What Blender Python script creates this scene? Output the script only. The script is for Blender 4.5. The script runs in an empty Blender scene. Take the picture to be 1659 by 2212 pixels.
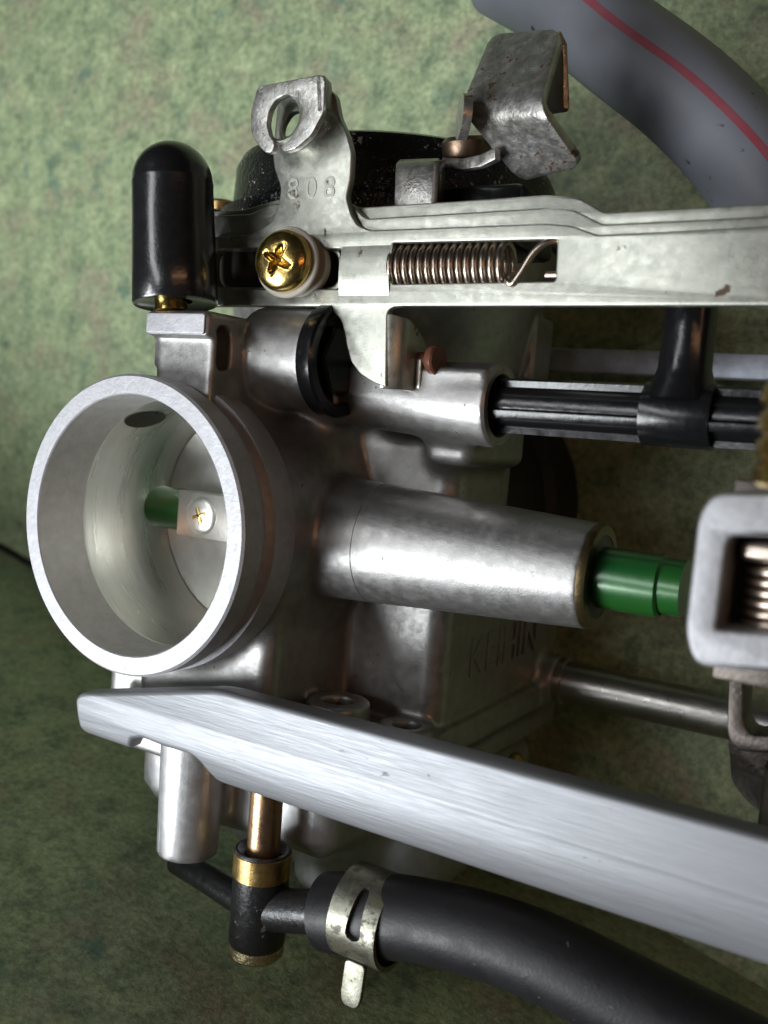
import bpy, bmesh, math, random
import numpy as np
from mathutils import Vector, Matrix, Quaternion

# ------------------------------------------------------------------ units and frame
# Everything is measured in millimetres on the carburettor itself:
#   x along the carburettor rack, y from the throttle mouth down towards the counter,
#   z from the float bowl towards the diaphragm cap.   The rack lies on its back on the
#   counter, so the counter is the plane y = FLOOR and world "up" is -y.
MM = 0.001
FLOOR = 112.0
def W(p): return Vector((p[0]*MM, p[2]*MM, (FLOOR-p[1])*MM))
def WD(d): return Vector((d[0], d[2], -d[1]))

sc = bpy.context.scene
col = sc.collection
random.seed(7); rng = np.random.default_rng(7)

# ------------------------------------------------------------------ camera
cam_d = bpy.data.cameras.new('camera'); cam = bpy.data.objects.new('camera', cam_d); col.objects.link(cam)
sc.camera = cam
right = WD((.85271399, .51634864, .07913873)); up = WD((-.1147714, .03739162, .99268796)); back = right.cross(up)
M = Matrix((right, up, back)).transposed().to_4x4()
M.translation = W((116.083, -112.138, 19.975))
cam.matrix_world = M
cam_d.sensor_fit = 'HORIZONTAL'; cam_d.sensor_width = 36.0
cam_d.lens = 36.0*2055.3/1659.0
cam_d.clip_start = 0.005; cam_d.clip_end = 20
cam_d.dof.use_dof = True; cam_d.dof.focus_distance = 0.158; cam_d.dof.aperture_fstop = 26
# ------------------------------------------------------------------ light
wd = bpy.data.worlds.new('World'); sc.world = wd; wd.use_nodes = True
bg = wd.node_tree.nodes['Background']; bg.inputs[0].default_value = (.88, .94, 1, 1); bg.inputs[1].default_value = .014
def area(name, pos, target, sx, sy, power, colour):
    l = bpy.data.lights.new(name, 'AREA'); l.shape = 'RECTANGLE'; l.size = sx; l.size_y = sy; l.energy = power; l.color = colour
    o = bpy.data.objects.new(name, l); col.objects.link(o)
    o.location = W(pos); d = W(target)-W(pos); o.rotation_euler = d.to_track_quat('-Z', 'Y').to_euler()
    return o
area('ceiling_lamp', (-225, -405, -205), (0, 40, 20), .25, .28, 4.1, (.93, .97, 1))
area('second_lamp', (-120, -480, 130), (0, 40, 10), .09, .40, .78, (.95, .98, 1))
area('warm_lamp', (500, -360, 110), (10, 20, 20), .014, .42, .24, (1, .50, .25))
sc.view_settings.view_transform = 'Standard'; sc.view_settings.look = 'None'
sc.view_settings.exposure = 0; sc.view_settings.gamma = 1; sc.view_settings.use_curve_mapping = False

# ------------------------------------------------------------------ materials
def mat(name, base, metal=0., rough=.5, spec=.5, var=None, var_scale=300, rough_var=0., bump=0., bump_scale=2500,
        spots=None, spot_scale=250, spot_th=.72, stretch=None, coat=0., trans=0., bump2=0., bump2_scale=300, sss=0.):
    m = bpy.data.materials.new(name); m.use_nodes = True
    nt = m.node_tree; N = nt.nodes; L = nt.links; b = N['Principled BSDF']
    b.inputs['Base Color'].default_value = (*base, 1); b.inputs['Metallic'].default_value = metal
    b.inputs['Roughness'].default_value = rough; b.inputs['Specular IOR Level'].default_value = spec
    b.inputs['Coat Weight'].default_value = coat; b.inputs['Coat Roughness'].default_value = .15
    b.inputs['Transmission Weight'].default_value = trans
    if sss: b.inputs['Subsurface Weight'].default_value = sss; b.inputs['Subsurface Scale'].default_value = .002
    tc = N.new('ShaderNodeTexCoord'); mp = N.new('ShaderNodeMapping'); L.new(tc.outputs['Object'], mp.inputs[0])
    if stretch: mp.inputs['Scale'].default_value = stretch
    def noise(s, d=4., r=.6, vec=None):
        n = N.new('ShaderNodeTexNoise'); n.inputs['Scale'].default_value = s; n.inputs['Detail'].default_value = d
        n.inputs['Roughness'].default_value = r; L.new(vec or mp.outputs[0], n.inputs['Vector']); return n
    colour = None
    if var:
        n = noise(var_scale, 6, .65); r = N.new('ShaderNodeValToRGB'); L.new(n.outputs['Fac'], r.inputs[0])
        r.color_ramp.elements[0].position = .32; r.color_ramp.elements[1].position = .68
        r.color_ramp.elements[0].color = (*var, 1); r.color_ramp.elements[1].color = (*base, 1)
        colour = r.outputs[0]
    if spots:
        n = noise(spot_scale, 3, .55, tc.outputs['Object']); r = N.new('ShaderNodeValToRGB'); n2 = noise(spot_scale*.13, 2, .5, tc.outputs['Object']); ma = N.new('ShaderNodeMath'); ma.operation = 'MULTIPLY_ADD'; ma.inputs[1].default_value = .55; L.new(n2.outputs['Fac'], ma.inputs[0]); L.new(n.outputs['Fac'], ma.inputs[2])
        mb = N.new('ShaderNodeMath'); mb.operation = 'SUBTRACT'; mb.inputs[1].default_value = .275; L.new(ma.outputs[0], mb.inputs[0]); L.new(mb.outputs[0], r.inputs[0])
        r.color_ramp.elements[0].position = spot_th-.05; r.color_ramp.elements[1].position = spot_th
        r.color_ramp.elements[0].color = (0,0,0,1); r.color_ramp.elements[1].color = (1,1,1,1)
        mx = N.new('ShaderNodeMix'); mx.data_type = 'RGBA'; L.new(r.outputs[0], mx.inputs[0])
        if colour: L.new(colour, mx.inputs[6])
        else: mx.inputs[6].default_value = (*base, 1)
        mx.inputs[7].default_value = (*spots, 1); colour = mx.outputs[2]
        mr = N.new('ShaderNodeMath'); mr.operation = 'MULTIPLY_ADD'; L.new(r.outputs[0], mr.inputs[0]); mr.inputs[1].default_value = -.9*metal; mr.inputs[2].default_value = metal
        L.new(mr.outputs[0], b.inputs['Metallic'])
    if colour: L.new(colour, b.inputs['Base Color'])
    if rough_var:
        n = noise(var_scale*1.7, 5, .6); q = N.new('ShaderNodeMapRange'); L.new(n.outputs['Fac'], q.inputs[0])
        q.inputs[1].default_value = .3; q.inputs[2].default_value = .7
        q.inputs[3].default_value = max(.02, rough-rough_var); q.inputs[4].default_value = rough+rough_var
        L.new(q.outputs[0], b.inputs['Roughness'])
    last = None
    for s, sc_ in ((bump2, bump2_scale), (bump, bump_scale)):
        if s:
            n = noise(sc_, 3, .6); bp = N.new('ShaderNodeBump'); bp.inputs['Strength'].default_value = s; bp.inputs['Distance'].default_value = .35/sc_
            L.new(n.outputs['Fac'], bp.inputs['Height'])
            if last: L.new(last, bp.inputs['Normal'])
            last = bp.outputs[0]
    if last: L.new(last, b.inputs['Normal'])
    return m
MT = {}
MT['cast'] = mat('cast_aluminium', (.43,.42,.412), .86, .43, var=(.325,.315,.308), var_scale=340, rough_var=.09, bump=.26, bump_scale=3600, bump2=.04, bump2_scale=420, spots=(.10,.09,.085), spot_scale=1100, spot_th=.79)
MT['castlight'] = mat('bright_cast_aluminium', (.50,.50,.505), .75, .48, var=(.38,.375,.375), var_scale=260, rough_var=.1, bump=.22, bump_scale=3200)
MT['machined'] = mat('machined_aluminium', (.50,.50,.52), .6, .58, var=(.41,.41,.43), var_scale=500, rough_var=.08, bump=.3, bump_scale=1500)
MT['bore'] = mat('machined_bore', (.86,.86,.82), .92, .30, var=(.74,.735,.69), var_scale=160, rough_var=.06, bump=.3, bump_scale=1500, stretch=(.15,.15,1.6))
MT['borecast'] = mat('cast_mouth', (.62,.61,.59), .5, .5, var=(.50,.49,.475), var_scale=420, bump=.3, bump_scale=2000)
MT['plate'] = mat('throttle_plate_alloy', (.78,.77,.73), .9, .34, var=(.6,.6,.55), var_scale=200, bump=.1, bump_scale=1500)
MT['rail'] = mat('silver_paint', (.255,.262,.278), .55, .48, var=(.225,.232,.247), var_scale=1300, rough_var=.06, bump=.28, bump_scale=3200, stretch=(.06,1,1), bump2=.12, bump2_scale=900, spots=(.16,.165,.17), spot_scale=650, spot_th=.80)
MT['zinc'] = mat('zinc_plated_steel', (.50,.50,.44), .92, .40, var=(.37,.38,.335), var_scale=420, rough_var=.1, bump=.22, bump_scale=3600, spots=(.07,.04,.022), spot_scale=300, spot_th=.755)
MT['zincrust'] = mat('weathered_zinc_steel', (.54,.54,.52), .88, .38, var=(.32,.30,.27), var_scale=380, rough_var=.14, bump=.4, bump_scale=1700, spots=(.07,.04,.025), spot_scale=620, spot_th=.70)
MT['rubber'] = mat('black_rubber', (.010,.010,.011), 0, .24, .6, rough_var=.05, bump=.2, bump_scale=1600, var_scale=300, coat=.5)
MT['plastic'] = mat('black_moulded_plastic', (.007,.007,.008), 0, .22, .5, rough_var=.06, bump=.08, bump_scale=900, var_scale=300)
MT['crinkle'] = mat('black_crinkle_paint', (.012,.012,.012), 0, .26, .5, bump=1., bump_scale=900, var_scale=300, spots=(.42,.42,.42), spot_scale=1500, spot_th=.72)  # pale specks paint glints onto the black crinkle finish
MT['hoseblack'] = mat('black_hose_rubber', (.012,.0115,.013), 0, .46, .35, rough_var=.08, bump=.2, bump_scale=1800, var_scale=200, spots=(.10,.10,.10), spot_scale=1100, spot_th=.80)
MT['hosegrey'] = mat('grey_hose_rubber', (.165,.175,.20), 0, .5, .45, var=(.145,.152,.175), var_scale=60, bump=.1, bump_scale=1200, spots=(.03,.03,.03), spot_scale=260, spot_th=.76)
MT['stripe'] = mat('red_stripe', (.24,.075,.095), 0, .6, .3, var=(.26,.05,.07), var_scale=220, spots=(.08,.02,.03), spot_scale=340, spot_th=.72)
MT['gold'] = mat('yellow_chromate', (.72,.53,.19), 1, .22, var=(.60,.40,.12), var_scale=350, rough_var=.06, bump=.1, bump_scale=900)
MT['brass'] = mat('dull_brass', (.52,.36,.15), .95, .36, var=(.40,.26,.10), var_scale=300, rough_var=.1, bump=.2, bump_scale=1500)
MT['bronze'] = mat('bronze_tube', (.50,.32,.19), .95, .32, var=(.40,.25,.14), var_scale=260, rough_var=.08, bump=.15, bump_scale=1500)
MT['knurl'] = mat('pitted_brass', (.58,.50,.32), .9, .38, var=(.35,.28,.15), var_scale=900, bump=.8, bump_scale=1500)
MT['nylon'] = mat('white_nylon', (.46,.43,.36), 0, .4, .5, sss=.15)
MT['greenshaft'] = mat('green_coating', (.008,.090,.022), .2, .28, .6, var=(.022,.115,.014), var_scale=60, bump=.05, bump_scale=700, coat=.3)
MT['copper'] = mat('brown_plastic', (.13,.048,.03), .1, .32, .5, bump=.1, bump_scale=900)
MT['springw'] = mat('spring_steel', (.50,.43,.36), 1, .30, var=(.42,.34,.28), var_scale=300)
MT['steel'] = mat('plain_steel', (.46,.45,.43), .95, .33, var=(.36,.34,.31), var_scale=200, rough_var=.08, bump=.2, bump_scale=1500, spots=(.10,.06,.03), spot_scale=260, spot_th=.74)
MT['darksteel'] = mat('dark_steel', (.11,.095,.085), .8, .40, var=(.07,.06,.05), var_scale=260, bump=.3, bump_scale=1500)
MT['dark'] = mat('dark_seal', (.010,.009,.009), 0, .35, .5)
MT['clip'] = mat('spring_clip_steel', (.27,.27,.22), .9, .42, var=(.17,.165,.13), var_scale=300, rough_var=.1, bump=.2, bump_scale=2200, spots=(.09,.08,.05), spot_scale=500, spot_th=.68)
MT['loop'] = mat('bright_cut_edge', (.34,.34,.355), .6, .5, var=(.25,.25,.26), var_scale=500, bump=.2, bump_scale=1500)
MT['rearrail'] = mat('pale_blue_grey_paint', (.55,.59,.68), .3, .45, var=(.34,.36,.42), var_scale=200, spots=(.06,.035,.025), spot_scale=130, spot_th=.66, bump=.2, bump_scale=900)
MT['olive'] = mat('stained_brass', (.20,.15,.07), .9, .36, var=(.13,.10,.05), var_scale=300, bump=.2, bump_scale=1200)
MT['wornplastic'] = mat('worn_black_plastic', (.012,.012,.013), 0, .36, .6, rough_var=.1, bump=.3, bump_scale=1400, var_scale=500, spots=(.12,.12,.12), spot_scale=900, spot_th=.79)
MT['oldbronze'] = mat('tarnished_bronze', (.24,.17,.12), .9, .36, var=(.15,.10,.07), var_scale=400, bump=.2, bump_scale=1500)
MT['white'] = mat('pale_gasket', (.55,.55,.55), 0, .5, .4)
def laminate(name, cols, s=120):
    m = bpy.data.materials.new(name); m.use_nodes = True; nt = m.node_tree; N = nt.nodes; L = nt.links; b = N['Principled BSDF']
    tc = N.new('ShaderNodeTexCoord')
    def ns(sc_, d, r, off=0):
        n = N.new('ShaderNodeTexNoise'); n.inputs['Scale'].default_value = sc_; n.inputs['Detail'].default_value = d; n.inputs['Roughness'].default_value = r
        mp = N.new('ShaderNodeMapping'); mp.inputs['Location'].default_value = (off, off*.7, off*.3); L.new(tc.outputs['Object'], mp.inputs[0]); L.new(mp.outputs[0], n.inputs['Vector']); return n
    n1 = ns(s, 6, .68); r1 = N.new('ShaderNodeValToRGB'); L.new(n1.outputs['Fac'], r1.inputs[0]); cr = r1.color_ramp
    cr.elements[0].position = .28; cr.elements[0].color = (*cols[0], 1); cr.elements[1].position = .74; cr.elements[1].color = (*cols[3], 1)
    e = cr.elements.new(.44); e.color = (*cols[1], 1); e = cr.elements.new(.58); e.color = (*cols[2], 1)
    n2 = ns(s*.55, 5, .6, 3.1); r2 = N.new('ShaderNodeValToRGB'); L.new(n2.outputs['Fac'], r2.inputs[0])
    r2.color_ramp.elements[0].position = .50; r2.color_ramp.elements[1].position = .68
    mx = N.new('ShaderNodeMix'); mx.data_type = 'RGBA'; L.new(r2.outputs[0], mx.inputs[0]); L.new(r1.outputs[0], mx.inputs[6]); mx.inputs[7].default_value = (*cols[4], 1)
    n3 = ns(s*.8, 4, .6, 7.7); r3 = N.new('ShaderNodeValToRGB'); L.new(n3.outputs['Fac'], r3.inputs[0])
    r3.color_ramp.elements[0].position = .59; r3.color_ramp.elements[1].position = .74
    my = N.new('ShaderNodeMix'); my.data_type = 'RGBA'; L.new(r3.outputs[0], my.inputs[0]); L.new(mx.outputs[2], my.inputs[6]); my.inputs[7].default_value = (*cols[5], 1)
    n4 = ns(s*5.5, 3, .7, 5.2); r4 = N.new('ShaderNodeValToRGB'); L.new(n4.outputs['Fac'], r4.inputs[0])
    r4.color_ramp.elements[0].position = .34; r4.color_ramp.elements[0].color = (.62,.64,.62,1); r4.color_ramp.elements[1].position = .66; r4.color_ramp.elements[1].color = (1.26,1.25,1.22,1)
    mz = N.new('ShaderNodeMix'); mz.data_type = 'RGBA'; mz.blend_type = 'MULTIPLY'; mz.inputs[0].default_value = 1; L.new(my.outputs[2], mz.inputs[6]); L.new(r4.outputs[0], mz.inputs[7])
    L.new(mz.outputs[2], b.inputs['Base Color'])
    b.inputs['Roughness'].default_value = .42; b.inputs['Specular IOR Level'].default_value = .4
    nb = ns(900, 4, .7, 1.3); bp = N.new('ShaderNodeBump'); bp.inputs['Strength'].default_value = .5; bp.inputs['Distance'].default_value = .0006
    L.new(nb.outputs['Fac'], bp.inputs['Height']); L.new(bp.outputs[0], b.inputs['Normal'])
    return m
LC = ((0.113,0.161,0.105), (0.275,0.346,0.204), (0.361,0.433,0.253), (0.492,0.545,0.330), (0.331,0.322,0.217), (0.129,0.225,0.168))
MT['laminate'] = laminate('green_speckled_laminate', LC)

# ------------------------------------------------------------------ object helpers
def base_of(p):
    v = Vector((0,0,0))
    while p is not None: v += p.location; p = p.parent
    return v
def link(name, me, m, parent=None, base=None, kind=None):
    """mesh coordinates arrive in mm on the carburettor; origin goes to the thing's base"""
    o = bpy.data.objects.new(name, me); col.objects.link(o)
    off = base_of(parent) if parent is not None else (W(base) if base is not None else Vector((0,0,0)))
    if parent is not None: o.parent = parent
    else: o.location = off
    n = len(me.vertices); co = np.empty(n*3, 'f'); me.vertices.foreach_get('co', co); co = co.reshape(-1, 3)
    w = np.stack([co[:,0]*MM-off.x, co[:,2]*MM-off.y, (FLOOR-co[:,1])*MM-off.z], 1)
    me.vertices.foreach_set('co', w.astype('f').ravel()); me.update()
    if m: me.materials.append(MT[m])
    if kind: o['kind'] = kind
    return o
def tag(o, label, cat, group=None):
    o['label'] = label; o['category'] = cat
    if group: o['group'] = group
    return o
def thing(name, base, label, cat, group=None):
    o = bpy.data.objects.new(name, None); o.empty_display_size = .005; col.objects.link(o); o.location = W(base)
    return tag(o, label, cat, group)
def mesh(verts, faces, sharp=35):
    me = bpy.data.meshes.new('m'); me.from_pydata([tuple(v) for v in verts], [], faces); me.update()
    bm = bmesh.new(); bm.from_mesh(me); bmesh.ops.recalc_face_normals(bm, faces=bm.faces); bm.to_mesh(me); bm.free()
    shade(me, sharp); return me
def shade(me, sharp=35):
    me.polygons.foreach_set('use_smooth', [True]*len(me.polygons))
    if sharp: me.set_sharp_from_angle(angle=math.radians(sharp))
def join(ms):
    V = []; Fc = []
    for me in ms:
        o = len(V); V += [v.co.copy() for v in me.vertices]; Fc += [tuple(i+o for i in p.vertices) for p in me.polygons]
    me = bpy.data.meshes.new('m'); me.from_pydata([tuple(v) for v in V], [], Fc); me.update(); shade(me); return me
def frame(axis):
    a = Vector(axis).normalized(); h = Vector((0,0,1)) if abs(a.z) < .9 else Vector((1,0,0))
    u = h.cross(a).normalized(); v = a.cross(u); return a, u, v
def lathe(prof, org, axis, segs=64, sharp=35, a0=0, a1=None):
    """prof: list of (radius, distance along axis)"""
    a, u, v = frame(axis); O = Vector(org); V = []; Fc = []; full = a1 is None
    n = segs if full else segs+1
    for r, h in prof:
        for i in range(n):
            t = a0+((2*math.pi) if full else (a1-a0))*i/segs
            V.append(O+a*h+(u*math.cos(t)+v*math.sin(t))*r)
    for k in range(len(prof)-1):
        for i in range(segs):
            j = (i+1) % n
            Fc.append((k*n+i, k*n+j, (k+1)*n+j, (k+1)*n+i))
    me = mesh(V, Fc, None)
    bm = bmesh.new(); bm.from_mesh(me); bmesh.ops.remove_doubles(bm, verts=bm.verts, dist=1e-4); bm.normal_update(); bmesh.ops.recalc_face_normals(bm, faces=bm.faces); bm.to_mesh(me); bm.free(); shade(me, sharp)
    return me
def catmull(pts, n=10):
    P = [Vector(p) for p in pts]; P = [P[0]*2-P[1]]+P+[P[-1]*2-P[-2]]; out = []
    for i in range(1, len(P)-2):
        for k in range(n):
            t = k/n; a, b, c, d = P[i-1], P[i], P[i+1], P[i+2]
            out.append(.5*((2*b)+(c-a)*t+(2*a-5*b+4*c-d)*t*t+(3*b-a-3*c+d)*t**3))
    out.append(P[-2]); return out
def tube(path, r, segs=24, cap=True, sharp=50, sect=None, upv=None):
    """sweep a circle (or section [(u,v)]) along a path; r a number or list"""
    P = [Vector(p) for p in path]; n = len(P); V = []; Fc = []
    T = [(P[min(i+1,n-1)]-P[max(i-1,0)]).normalized() for i in range(n)]
    u = Vector(upv) if upv is not None else frame(T[0])[1]
    S = sect or [(math.cos(2*math.pi*i/segs), math.sin(2*math.pi*i/segs)) for i in range(segs)]; m = len(S)
    for i in range(n):
        u = (u-T[i]*u.dot(T[i])).normalized(); v = T[i].cross(u); rr = r[i] if isinstance(r, (list, tuple)) else r
        for a, b in S: V.append(P[i]+(u*a+v*b)*rr)
    for i in range(n-1):
        for j in range(m):
            k = (j+1) % m; Fc.append((i*m+j, i*m+k, (i+1)*m+k, (i+1)*m+j))
    if cap: Fc += [tuple(range(m-1, -1, -1)), tuple(range((n-1)*m, n*m))]
    return mesh(V, Fc, sharp)
def box(lo, hi, bev=.5, seg=2, rot=None, sharp=40):
    bm = bmesh.new(); bmesh.ops.create_cube(bm, size=1)
    c = [(a+b)/2 for a, b in zip(lo, hi)]; s = [b-a for a, b in zip(lo, hi)]
    for v in bm.verts: v.co = Vector([v.co[i]*s[i] for i in range(3)])
    if bev: bmesh.ops.bevel(bm, geom=list(bm.edges), offset=bev, segments=seg, profile=.5, affect='EDGES')
    for v in bm.verts:
        if rot is not None: v.co = rot @ v.co
        v.co += Vector(c)
    me = bpy.data.meshes.new('m'); bm.to_mesh(me); bm.free(); shade(me, sharp); return me
def rounded(pts, rad, n=5):
    """round the corners of a polygon; rad a number or per-point list"""
    out = []; m = len(pts)
    for i in range(m):
        p = Vector(pts[i]); a = Vector(pts[i-1])-p; b = Vector(pts[(i+1) % m])-p
        r = rad[i] if isinstance(rad, (list, tuple)) else rad
        r = min(r, a.length*.48, b.length*.48)
        if r < .02: out.append(tuple(p)); continue
        A = p+a.normalized()*r; B = p+b.normalized()*r
        for k in range(n+1):
            t = k/n; out.append(tuple(A*(1-t)**2+p*2*t*(1-t)+B*t*t))
    return out
def circle(c, r, n=28, ry=None):
    return [(c[0]+r*math.cos(2*math.pi*i/n), c[1]+(ry or r)*math.sin(2*math.pi*i/n)) for i in range(n)]
def plate(outline, holes, thick, org, ax, ay, bev=.2, sharp=30, bevres=2):
    """flat sheet with holes, bevelled edges; outline in (ax, ay) mm coordinates about org; thickness centred"""
    cu = bpy.data.curves.new('c', 'CURVE'); cu.dimensions = '2D'; cu.fill_mode = 'BOTH'
    for pts in [outline]+list(holes):
        s = cu.splines.new('POLY'); s.points.add(len(pts)-1)
        for p, q in zip(s.points, pts): p.co = (q[0], q[1], 0, 1)
        s.use_cyclic_u = True
    cu.extrude = max(.001, thick/2-bev); cu.bevel_depth = bev; cu.bevel_resolution = bevres; cu.offset = -bev
    o = bpy.data.objects.new('c', cu); me = bpy.data.meshes.new_from_object(o)
    bpy.data.objects.remove(o); bpy.data.curves.remove(cu)
    ax = Vector(ax).normalized(); ay = Vector(ay).normalized(); az = ax.cross(ay); O = Vector(org)
    for v in me.vertices: v.co = O+ax*v.co.x+ay*v.co.y+az*v.co.z
    bm = bmesh.new(); bm.from_mesh(me); bmesh.ops.remove_doubles(bm, verts=bm.verts, dist=1e-3); bmesh.ops.recalc_face_normals(bm, faces=bm.faces); bm.to_mesh(me); bm.free()
    shade(me, sharp); me.materials.clear(); return me
def xz(outline, holes, thick, y, bev=.2, **k):      # sheet facing the spigot side (normal -y); y = front face
    return plate(outline, holes, thick, (0, y+thick/2, 0), (1,0,0), (0,0,1), bev, **k)
def text(s, size, org, ax, ay, depth=.25):
    cu = bpy.data.curves.new('t', 'FONT'); cu.body = s; cu.size = size; cu.extrude = depth/2; cu.bevel_depth = .05; cu.align_x = 'CENTER'; cu.align_y = 'CENTER'
    o = bpy.data.objects.new('t', cu); me = bpy.data.meshes.new_from_object(o); bpy.data.objects.remove(o)
    ax = Vector(ax).normalized(); ay = Vector(ay).normalized(); az = ax.cross(ay); O = Vector(org)
    for v in me.vertices: v.co = O+ax*v.co.x+ay*v.co.y+az*v.co.z
    me.materials.clear(); return me
def screw_head(c, axis, r, h, turn=0., cross=True, segs=40):
    """pan head with a real cross recess; axis points out of the head"""
    n = 9; prof = [(r, 0), (r, h*.35)]
    for k in range(1, n+1):
        t = k/n*math.pi/2; prof.append((r*math.cos(t) if k < n else 0.0, h*.35+(h*.65)*math.sin(t)))
    a, u, v = frame(axis); O = Vector(c)
    if not cross: return lathe(prof, c, axis, segs)
    # polar grid with the recess pressed in
    V = []; Fc = []; rr = list(np.linspace(0, 1, 15)); m = 48
    for q in rr:
        for i in range(m):
            t = 2*math.pi*i/m; x, y = q*r*math.cos(t), q*r*math.sin(t)
            z = h*.35+h*.65*math.sqrt(max(0, 1-q*q))
            xr, yr = x*math.cos(turn)-y*math.sin(turn), x*math.sin(turn)+y*math.cos(turn); d = min(abs(xr), abs(yr)); w = .10*r*(1.15-q)
            if d < w+.04*r and q < .52: z -= h*.7*(1-q/.62)*min(1, max(0, (w+.04*r-d)/(.08*r)))
            V.append(O+a*z+u*x+v*y)
    for k in range(len(rr)-1):
        for i in range(m):
            j = (i+1) % m; Fc.append((k*m+i, k*m+j, (k+1)*m+j, (k+1)*m+i))
    o = len(V)
    for i in range(m): V.append(O+(u*math.cos(2*math.pi*i/m)+v*math.sin(2*math.pi*i/m))*r)
    k = len(rr)-1
    for i in range(m): j = (i+1) % m; Fc.append((k*m+i, k*m+j, o+j, o+i))
    me = mesh(V, Fc, None); bm = bmesh.new(); bm.from_mesh(me); bmesh.ops.remove_doubles(bm, verts=bm.verts, dist=1e-4); bmesh.ops.recalc_face_normals(bm, faces=bm.faces); bm.to_mesh(me); bm.free(); shade(me, 60); return me

def bent(rows, th, m, name, parent, bev=.3):
    """a strip of sheet bent along rows; each row is a list of points across the strip"""
    R_ = [[Vector(p) for p in r] for r in rows]; V = [p for r in R_ for p in r]; w = len(R_[0]); Fc = []
    for i in range(len(R_)-1):
        for j in range(w-1): Fc.append((i*w+j, i*w+j+1, (i+1)*w+j+1, (i+1)*w+j))
    me = mesh(V, Fc, None); bm = bmesh.new(); bm.from_mesh(me); bm.normal_update()
    bmesh.ops.solidify(bm, geom=list(bm.faces), thickness=th)
    eds = [e for e in bm.edges if e.calc_face_angle(0) > 1.0]
    bmesh.ops.bevel(bm, geom=eds, offset=bev, segments=2, profile=.5, affect='EDGES'); bm.to_mesh(me); bm.free(); shade(me, 40)
    return link(name, me, m, parent)

# ------------------------------------------------------------------ blended castings (distance field -> mesh)
class SDF:
    def __init__(s, lo, hi, h):
        s.h = h; s.lo = np.array(lo, 'f'); n = [int((b-a)/h)+1 for a, b in zip(lo, hi)]; s.n = n
        ax = [np.arange(n[i], dtype='f')*h+lo[i] for i in range(3)]
        s.X, s.Y, s.Z = np.meshgrid(*ax, indexing='ij', sparse=True); s.d = np.full(n, 1e3, 'f')
    def rbox(s, lo, hi, r):
        c = [(a+b)/2 for a, b in zip(lo, hi)]; e = [(b-a)/2-r for a, b in zip(lo, hi)]
        q = [abs(g-c[i])-e[i] for i, g in enumerate((s.X, s.Y, s.Z))]
        return np.sqrt(np.maximum(q[0],0)**2+np.maximum(q[1],0)**2+np.maximum(q[2],0)**2)+np.minimum(np.maximum(np.maximum(q[0],q[1]),q[2]),0)-r
    def cone(s, a, b, ra, rb, rnd=.6):
        a = np.array(a, 'f'); b = np.array(b, 'f'); ab = b-a; L = float(np.linalg.norm(ab)); t = ab/L
        px, py, pz = s.X-a[0], s.Y-a[1], s.Z-a[2]
        h = px*t[0]+py*t[1]+pz*t[2]; rad = np.sqrt(np.maximum(px*px+py*py+pz*pz-h*h, 0))
        R = ra+(rb-ra)*np.clip(h/L, 0, 1)
        dx = rad-R+rnd; dy = abs(h-L/2)-L/2+rnd
        return np.sqrt(np.maximum(dx,0)**2+np.maximum(dy,0)**2)+np.minimum(np.maximum(dx,dy),0)-rnd
    def add(s, d, k=2.):
        h = np.maximum(k-abs(s.d-d), 0)/k; s.d = np.minimum(s.d, d)-h*h*k*.25
    def cut(s, d, k=.6):
        d = -d; h = np.maximum(k-abs(s.d-d), 0)/k; s.d = np.maximum(s.d, d)+h*h*k*.25
    def mesh(s):
        d = s.d; n = d.shape; ins = d < 0
        c = np.zeros([k-1 for k in n], np.int8)
        for i in (0,1):
            for j in (0,1):
                for k in (0,1): c += ins[i:n[0]-1+i, j:n[1]-1+j, k:n[2]-1+k]
        act = np.argwhere((c > 0) & (c < 8)); idx = np.full(c.shape, -1, np.int64); idx[tuple(act.T)] = np.arange(len(act))
        acc = np.zeros((len(act), 3)); cnt = np.zeros(len(act))
        cor = [(i,j,k) for i in (0,1) for j in (0,1) for k in (0,1)]
        val = {q: d[act[:,0]+q[0], act[:,1]+q[1], act[:,2]+q[2]].astype('d') for q in cor}
        for p in cor:
            for a in range(3):
                if p[a] == 0:
                    q = list(p); q[a] = 1; q = tuple(q); v0, v1 = val[p], val[q]; m = (v0 < 0) != (v1 < 0)
                    t = np.where(m, v0/np.where(m, v0-v1, 1), 0); pt = np.tile(np.array(p, 'd'), (len(act), 1)); pt[:,a] += t
                    acc += pt*m[:,None]; cnt += m
        V = (act+acc/cnt[:,None])*s.h+s.lo; Fc = []
        for a in range(3):
            b, e = (a+1) % 3, (a+2) % 3
            s0 = [slice(None)]*3; s1 = [slice(None)]*3; s0[a] = slice(0, n[a]-1); s1[a] = slice(1, n[a])
            E = np.argwhere(ins[tuple(s0)] != ins[tuple(s1)])
            ok = (E[:,b] > 0) & (E[:,e] > 0) & (E[:,b] < n[b]-1) & (E[:,e] < n[e]-1); E = E[ok]
            fl = ins[tuple(E.T)]
            def I(db, de):
                q = E.copy(); q[:,b] -= db; q[:,e] -= de; return idx[tuple(q.T)]
            Q = np.stack([I(1,1), I(0,1), I(0,0), I(1,0)], 1); Q[~fl] = Q[~fl][:, ::-1]; Fc.append(Q)
        Fc = np.concatenate(Fc)
        me = bpy.data.meshes.new('m'); me.vertices.add(len(V)); me.vertices.foreach_set('co', V.astype('f').ravel())
        me.loops.add(len(Fc)*4); me.loops.foreach_set('vertex_index', Fc.astype('i').ravel())
        me.polygons.add(len(Fc)); me.polygons.foreach_set('loop_start', np.arange(0, len(Fc)*4, 4, dtype='i')); me.polygons.foreach_set('loop_total', np.full(len(Fc), 4, 'i'))
        me.update(calc_edges=True); me.validate(); shade(me, None); return me

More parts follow.
